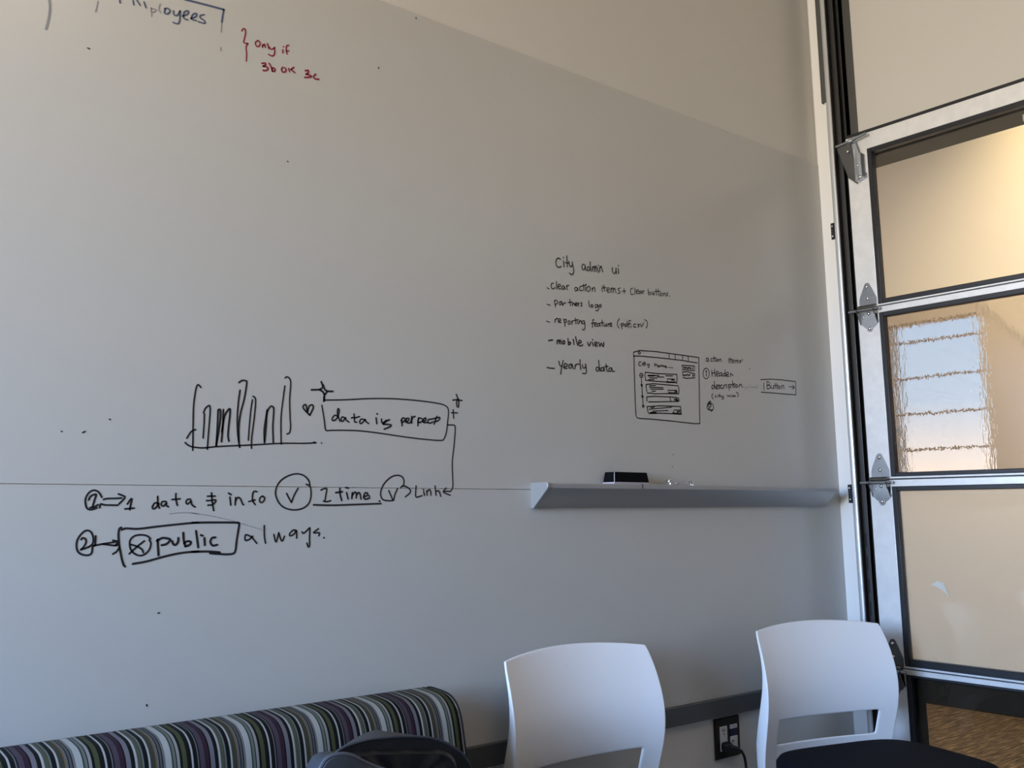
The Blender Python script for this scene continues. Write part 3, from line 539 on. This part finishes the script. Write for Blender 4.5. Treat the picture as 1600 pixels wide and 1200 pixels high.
MB().box(XF + 0.004, XB, 0, YB - YA, 0.0, 0.05).build('bottom_seal', M['rubber'], d1)
for zz in (1.8558, 1.2620, 0.6528):
    MB().box(XF + 0.006, XB, -0.03, YB - YA, zz - 0.0018, zz + 0.0018).build('joint_seal', M['rubber'], d1)
# torn tape mark on the third pane
p = [at_x(u, v, XF + .0172) for u, v in ((1455, 914), (1464, 908), (1474, 911), (1485, 938), (1478, 927), (1466, 918))]
MB().loft([[Vector((XF + .0172, q.y - YA, q.z)) for q in p], [Vector((XF + .0178, q.y - YA, q.z)) for q in p]]).build('tape_scrap', M['tape'], d1)

def hinge(zc, dark=False):
    """edge hinge: lower leaf, upper leaf, barrel, roller pin and bolts; local x along the stile (towards -y), y up"""
    h = empty('edge_hinge', (XF, -0.044, zc)); h.parent = d1
    m_ = M['track'] if dark else M['zinc']
    def P(a, b, o): return (-o, -a, b)           # a: to the right along the door, b: up, o: out of the face
    up = [(-.033, .006), (.033, .006), (.033, .032), (.027, .046), (.010, .084), (.005, .090), (-.005, .090), (-.010, .084), (-.028, .046), (-.033, .030)]
    lo = [(-.031, -.014), (.027, -.014), (.036, -.052), (.022, -.066), (.014, -.070), (.008, -.082), (0, -.085), (-.008, -.082), (-.014, -.070), (-.020, -.066), (-.032, -.054)]
    MB().loft([[P(a, b, 0.0) for a, b in up], [P(a, b, .003) for a, b in up]]).build('upper_leaf', M['track'] if dark else M['zinc_dark'], h, bevel=.0006)
    MB().loft([[P(a, b, 0.0) for a, b in lo], [P(a, b, .003) for a, b in lo]]).build('lower_leaf', m_, h, bevel=.0006)
    br = MB()
    for sx, e_ in ((-.034, -.040), (.030, .040)):  # the two upstanding cheeks
        tri = [(sx, -.060), (sx, -.004), (sx, .004)]
        br.loft([[P(a, b, o) for a, b, o in ((sx, -.056, .003), (sx, -.016, .003), (sx, -.004, .030), (sx, -.010, .030))], [P(a + .003, b, o) for a, b, o in ((sx, -.056, .003), (sx, -.016, .003), (sx, -.004, .030), (sx, -.010, .030))]])
    br.build('cheek', M['pin'], h)
    MB().tube([P(-.033, .002, .009), P(.030, .002, .009)], .0085, 14).build('barrel', M['pin'], h, smooth=True)
    MB().tube([P(-.066, -.008, .020), P(-.030, -.008, .020), P(.030, -.008, .020), P(.050, -.008, .020)], .0052, 12).build('roller_pin', M['zinc_dark'], h, smooth=True)
    bo = MB()
    for a, b in ((0, .076), (0, .034), (0, -.020), (0, -.072)): bo.dome(P(a, b, .003), (-1, 0, 0), .0065, .005)
    for a, b in ((-.020, -.030), (.020, -.026)): bo.dome(P(a, b, .003), (-1, 0, 0), .003, .002)
    bo.build('bolt', M['steel'], h, smooth=True)
    return h
hinge(1.8545); hinge(1.2600); hinge(0.6525, True)
# top roller bracket
tb = empty('top_bracket', (XF, -0.044, 2.43)); tb.parent = d1
def P(a, b, o): return (-o, -a, b)
o1 = [(-.030, -.120), (.030, -.105), (.005, .040), (-.055, .030)]
MB().loft([[P(-.006, -.118, .001), P(.034, -.105, .001), P(.004, .036, .020), P(-.036, .028, .020)], [P(-.006, -.118, .004), P(.034, -.105, .004), P(.004, .036, .023), P(-.036, .028, .023)]]).build('inner_plate', M['zinc_dark'], tb, bevel=.0006)
MB().loft([[P(-.040, -.090, .002), P(-.006, -.122, .003), P(-.010, .030, .026), P(-.064, .022, .026)], [P(-.040, -.090, .005), P(-.006, -.122, .006), P(-.010, .030, .029), P(-.064, .022, .029)]]).build('outer_plate', M['track'], tb, bevel=.0006)
MB().box(-.034, 0, -.006, -.003, -.118, -.002).build('fin', M['steel'], tb)
MB().box(-.034, 0, -.030, -.027, -.108, -.020).build('fin', M['zinc'], tb)
MB().tube([P(-.066, .030, .030), P(-.02, .034, .030), P(.054, .046, .030)], .0055, 12).build('roller_pin', M['zinc_dark'], tb, smooth=True)
MB().tube([P(-.010, .034, .030), P(.002, .036, .030)], .010, 12).build('collar', M['zinc'], tb, smooth=True)
bo = MB()
for a, b, o in ((.008, -.098, .005), (.026, -.094, .005), (.004, -.055, .012), (-.022, .000, .027)): bo.dome(P(a, b, o), (-1, 0, .1), .0065, .005)
bo.build('bolt', M['steel'], tb, smooth=True)
# small bracket at the top of the first pane, by the right edge of the picture
q = at_x(1601, 182, XF - 0.004)
MB().box(XF - 0.006, XF, q.y - YA - 0.03, q.y - YA + 0.006, q.z - 0.014, q.z + 0.008).build('catch_plate', M['zinc'], d1, bevel=0.001)

# ------------------------------------------------------------------ vertical track beside the door
tk = empty('door_track', (0, -0.10, 0)); tag(tk, 'dark steel roller track standing between white wall strip and glass door', 'track')
t = MB(); H = CEIL
t.box(-.078, 0, -.003, 0, 0, H); t.box(-.040, -.037, -.026, -.003, 0, H); t.box(-.006, -.003, -.046, -.003, 0, H)
t.build('channel', M['track'], tk, bevel=.0008)
t = MB(); t.prism([(-.082, .002), (-.078, .003), (-.075, .000), (-.075, -.014), (-.078, -.017), (-.082, -.015), (-.084, -.007)], 'z', 0, H)
t.build('lip', M['lip'], tk, bevel=.0008)
sl = MB()
for n in range(14): sl.box(-.0372, -.0405, -.012, -.017, .06 + n * .075, .06 + n * .075 + .045)
sl.build('slot', M['slot'], tk)
MB().box(-.086, -.080, .0, .016, at_y(1280, 155, -.1).z, H).box(-.086, -.070, .014, .017, at_y(1280, 155, -.1).z, H).build('splice_angle', M['angle'], tk, bevel=.0006)
for u0, v0, v1 in ((1304, 348, 374), (1331, 757, 786)):
    za, zb = at_x(u0, v1, -.08).z, at_x(u0, v0, -.08).z; yy = at_x(u0 - 3.5, v0, -.08).y + .10
    bk = MB().box(-.083, -.079, 0, yy + .006, za, zb).box(-.083, 0, -.0005, .0035, za, zb).build('track_bracket', M['rubber'], tk, bevel=.0006)
    MB().dome((-.083, yy * .6 + .004, zb - .012), (-1, 0, 0), .004, .003).dome((-.083, yy * .6 + .004, za + .012), (-1, 0, 0), .004, .003).build('bolt', M['steel'], bk, smooth=True)
yb_ = at_x(1341, 209, -.003).y
tag(MB().box(-.006, 0, -0.128, yb_, 2.44, CEIL).build('trim_2', M['angle'], bevel=.001), 'dark grey steel strip above the left end of the glass door', 'trim', kind='structure')

# ------------------------------------------------------------------ chairs
def lerp_rows(z, rows):
    for (a, b) in zip(rows, rows[1:]):
        if a[0] >= z >= b[0]:
            t = (a[0] - z) / (a[0] - b[0]); return [a[i] + (b[i] - a[i]) * t for i in range(1, len(a))]
    return list(rows[-1][1:])
ROWS = [(.812, 0, .233, .008), (.79, -.012, .239, .009), (.75, -.031, .2425, .011), (.71, -.045, .245, .015), (.66, -.055, .247, .026), (.61, -.055, .248, .038), (.566, -.046, .247, .043), (.53, -.036, .245, .045), (.495, -.026, .243, .045), (.45, -.014, .240, .036), (.40, -.010, .238, .034), (.37, -.012, .236, .03)]
def make_chair():
    t = empty('side_chair')
    zs = [.812, .808, .795, .77, .74, .70, .66, .62, .59, .573, .566, .556, .53, .505, .495, .488, .47, .43, .39, .37]
    us = [-1, -.985, -.93, -.86, -.80, -.765, -.72, -.5, -.25, 0, .25, .5, .72, .765, .80, .86, .93, .985, 1]
    F = []; B = []; nr, nc = len(zs), len(us)
    for z in zs:
        ye, hw, th = lerp_rows(z, ROWS)
        for u in us:
            bow = 1 - u * u
            zz = z + .016 * bow * max(0, (z - .60) / .212) + (-.006 * bow if z < .6 else 0)
            y = ye + .046 * bow
            tt = .008 + (th - .008) * min(1, max(0, (abs(u) - .80) / .16)) ** 1.5
            F.append((u * hw, y, zz)); B.append((u * hw, y + tt, zz))
    hole = lambda i, j: .566 >= zs[i] and zs[i + 1] >= .495 and -.765 <= us[j] and us[j + 1] <= .765
    mb = MB(); N = nr * nc; fs = []; edges = {}
    for i in range(nr - 1):
        for j in range(nc - 1):
            if hole(i, j): continue
            q = (i * nc + j, i * nc + j + 1, (i + 1) * nc + j + 1, (i + 1) * nc + j)
            fs.append(q); fs.append(tuple(N + a for a in q[::-1]))
            for k in range(4):
                e_ = (q[k], q[(k + 1) % 4]); edges[tuple(sorted(e_))] = edges.get(tuple(sorted(e_)), []) + [e_]
    for ke, l in edges.items():
        if len(l) == 1: a, b = l[0]; fs.append((b, a, a + N, b + N))
    mb.add(F + B, fs); mb.build('backrest', M['plastic'], t, sub=2)
    # seat cushion: rounded square, domed
    def ring(s_, z, sh=0): 
        out = []
        for k in range(64):
            a = 2 * math.pi * k / 64; c, n = math.cos(a), math.sin(a); e_ = 2 / 4.2
            x = math.copysign(abs(c) ** e_, c) * .262; y = math.copysign(abs(n) ** e_, n) * .222
            out.append((x * s_ - .018, y * s_ - .257, z + .012))
        return out
    MB().loft([ring(.90, .425), ring(.97, .430), ring(1.0, .445), ring(.995, .462), ring(.96, .474), ring(.85, .481), ring(.6, .486), ring(.3, .488), ring(.05, .4885)]).build('seat', M['navy'], t, smooth=True)
    MB().loft([ring(.80, .395), ring(.92, .402), ring(.96, .424)]).build('seat_pan', M['plastic'], t, smooth=True)
    for sx in (-1, 1):
        MB().tube(smooth_path([(sx * .20, -.44, .40), (sx * .215, -.48, .2), (sx * .225, -.51, .0)]), .011, 12).build('leg', M['grey_metal'], t, smooth=True)
        MB().tube(smooth_path([(sx * .20, -.14, .40), (sx * .215, -.07, .2), (sx * .225, -.03, .0)]), .011, 12).build('leg', M['grey_metal'], t, smooth=True)
        MB().tube([(sx * .20, -.45, .39), (sx * .20, -.13, .39)], .011, 12).build('side_rail', M['grey_metal'], t, smooth=True)
    return t
c1 = make_chair(); c1.location = (-1.372, -.096, 0); c1.rotation_euler.z = math.radians(-2.33)
tag(c1, 'white plastic chair between the striped sofa and the wall outlet', 'chair', 'white chairs against the whiteboard wall')
c2 = copy_tree(c1); c2.location = (-.462, -.192, 0); c2.rotation_euler.z = math.radians(-15.76)
tag(c2, 'white plastic chair with dark navy seat, beside the glass door', 'chair', 'white chairs against the whiteboard wall')

# ------------------------------------------------------------------ striped sofa
SX0, SX1 = -3.75, -1.80
so = empty('striped_sofa', (SX1, 0, 0)); tag(so, 'striped sofa in black, white, olive and plum against the whiteboard wall', 'sofa')
prof = [(-.05, .30), (-.03, .50), (-.03, .745), (-.036, .765), (-.055, .774), (-.10, .773), (-.135, .768), (-.162, .752), (-.178, .725), (-.190, .68), (-.208, .60), (-.232, .50), (-.245, .43), (-.20, .36), (-.12, .30)]
prof = [tuple(q)[:2] for q in smooth_path([(y, z, 0) for y, z in prof] + [(prof[0][0], prof[0][1], 0)], 4)[:-1]]
cpt = (-.12, .55)
def sc(k, dz=0): return [(cpt[0] + (y - cpt[0]) * k, cpt[1] + (z - cpt[1]) * k) for y, z in prof]
rings = [[(x, y, z) for y, z in sc(k)] for x, k in ((SX0 - SX1, .93), (SX0 - SX1 + .006, .985), (SX0 - SX1 + .02, 1.0), (-.9, 1.0), (-.016, 1.0), (-.005, .988), (0, .955))]
MB().loft(rings).build('backrest', M['stripe'], so, smooth=True)
e_ = [(-.003, y, z) for y, z in sc(.992)]
MB().tube(e_[2:-4], .0022, 8).build('piping', M['wood'], so, smooth=True)
L = SX0 - SX1
MB().box(L, 0, -.80, -.235, .26, .43).build('seat', M['stripe'], so, bevel=.03)
MB().box(L + .01, -.01, -.78, -.06, .12, .30).build('base', M['wood'], so, bevel=.006)
for xx in (L + .10, -.10):
    for yy in (-.72, -.12): MB().tube([(xx, yy, 0), (xx, yy, .125)], [.018, .024], 14).build('leg', M['wood'], so, smooth=True)

# ------------------------------------------------------------------ backpack standing on the sofa
bp = empty('backpack', (-2.04, -.34, .43)); tag(bp, 'open slate grey backpack standing on the striped sofa', 'backpack')
o0 = Vector((-2.04, -.34, .43))
def bpx(px, y): return [at_y(u, v, y) - o0 for u, v in px]
def down(pts, y, zb, inset):                       # close an arch downwards to the seat
    l, r = pts[0], pts[-1]; n = 7; out = list(pts)
    for k in range(1, n + 1): t_ = k / n; out.append(Vector((r.x - inset * t_ * t_, y - o0.y, r.z + (zb - r.z) * t_)))
    for k in range(n, 0, -1): t_ = k / n; out.append(Vector((l.x + inset * t_ * t_, y - o0.y, l.z + (zb - l.z) * t_)))
    return out
ar_back = [(518, 1183), (530, 1171), (546, 1159), (563, 1149), (585, 1141), (606, 1143), (630, 1146), (655, 1150), (680, 1154), (704, 1164), (722, 1178), (734, 1199)]
ar_rim = [(505, 1199), (518, 1179), (538, 1165), (571, 1155), (596, 1152), (620, 1150), (645, 1150), (669, 1152), (687, 1157), (702, 1164), (721, 1178), (732, 1197)]
yb, yr = -.262, -.315
Rb, Rr = down(smooth_path(bpx(ar_back, yb), 3), yb, 0.012, .0), down(smooth_path(bpx(ar_rim, yr), 3), yr, 0.006, .0)
def inset(r, k, dy):
    c = sum(r, Vector()) / len(r); return [Vector((c.x + (p.x - c.x) * k, p.y + dy, max(.004, c.z + (p.z - c.z) * k))) for p in r]
MB().loft([inset(Rb, .55, .008), inset(Rb, .93, .006), inset(Rb, .985, .003), Rb, Rr, inset(Rr, .985, -.006)], cap=True).build('back_panel', M['bag_tan'], bp, smooth=True)
lin = MB(); A = inset(Rr, .985, -.007); Bq = inset(Rr, .92, .004); Cq = inset(Rr, .86, .012)
for ri, r in enumerate((Bq, Cq)):
    for i, p in enumerate(r): p.y += .007 * math.sin(i * 1.9 + ri); p.z += .004 * math.sin(i * 2.7)
lin.loft([A, Bq, Cq, inset(Rr, .5, .016)]); lin.build('lining', M['lining'], bp, smooth=True)
ar_in = [(540, 1190), (550, 1177), (575, 1174), (602, 1173), (629, 1172), (660, 1172), (690, 1173), (707, 1181), (714, 1199)]
yi = -.33
Ri = down(smooth_path(bpx(ar_in, yi), 3), yi, 0.006, .01)
for i, p in enumerate(Ri): p.y += .0015 * math.sin(i * 1.3)
Rm = [inset(Ri, kk, -.004) for kk in (.92, .8, .65, .45, .2)]
for kk, r in enumerate(Rm):
    for p in r: p.y += -.004 + .0022 * math.sin(p.x * 95 + p.z * 30) * (1 - kk / 5)
sl_ = MB(); sl_.loft([inset(Ri, 1.0, .012), Ri] + Rm)
sl_.build('inner_sleeve', M['lining'], bp, smooth=True)
MB().tube([p + Vector((0, -.007, 0)) for p in smooth_path(bpx(ar_rim, yr), 4)], .0024, 8).build('zip_edge', M['bag'], bp, smooth=True)
ar_fl = [(488, 1222), (500, 1199), (511, 1184), (532, 1178), (550, 1181), (567, 1190), (588, 1199), (612, 1206), (640, 1212)]
yf = -.40
Rf = down(smooth_path(bpx(ar_fl, yf), 3), yf, 0.004, .0)
MB().loft([inset(Rf, .95, .05), Rf, inset(Rf, .97, -.008), inset(Rf, .5, -.014)]).build('front_flap', M['bag'], bp, smooth=True)
MB().tube([p + Vector((0, -.002, 0)) for p in smooth_path(bpx(ar_fl, yf), 4)], .0038, 8).build('flap_welt', M['welt'], bp, smooth=True)
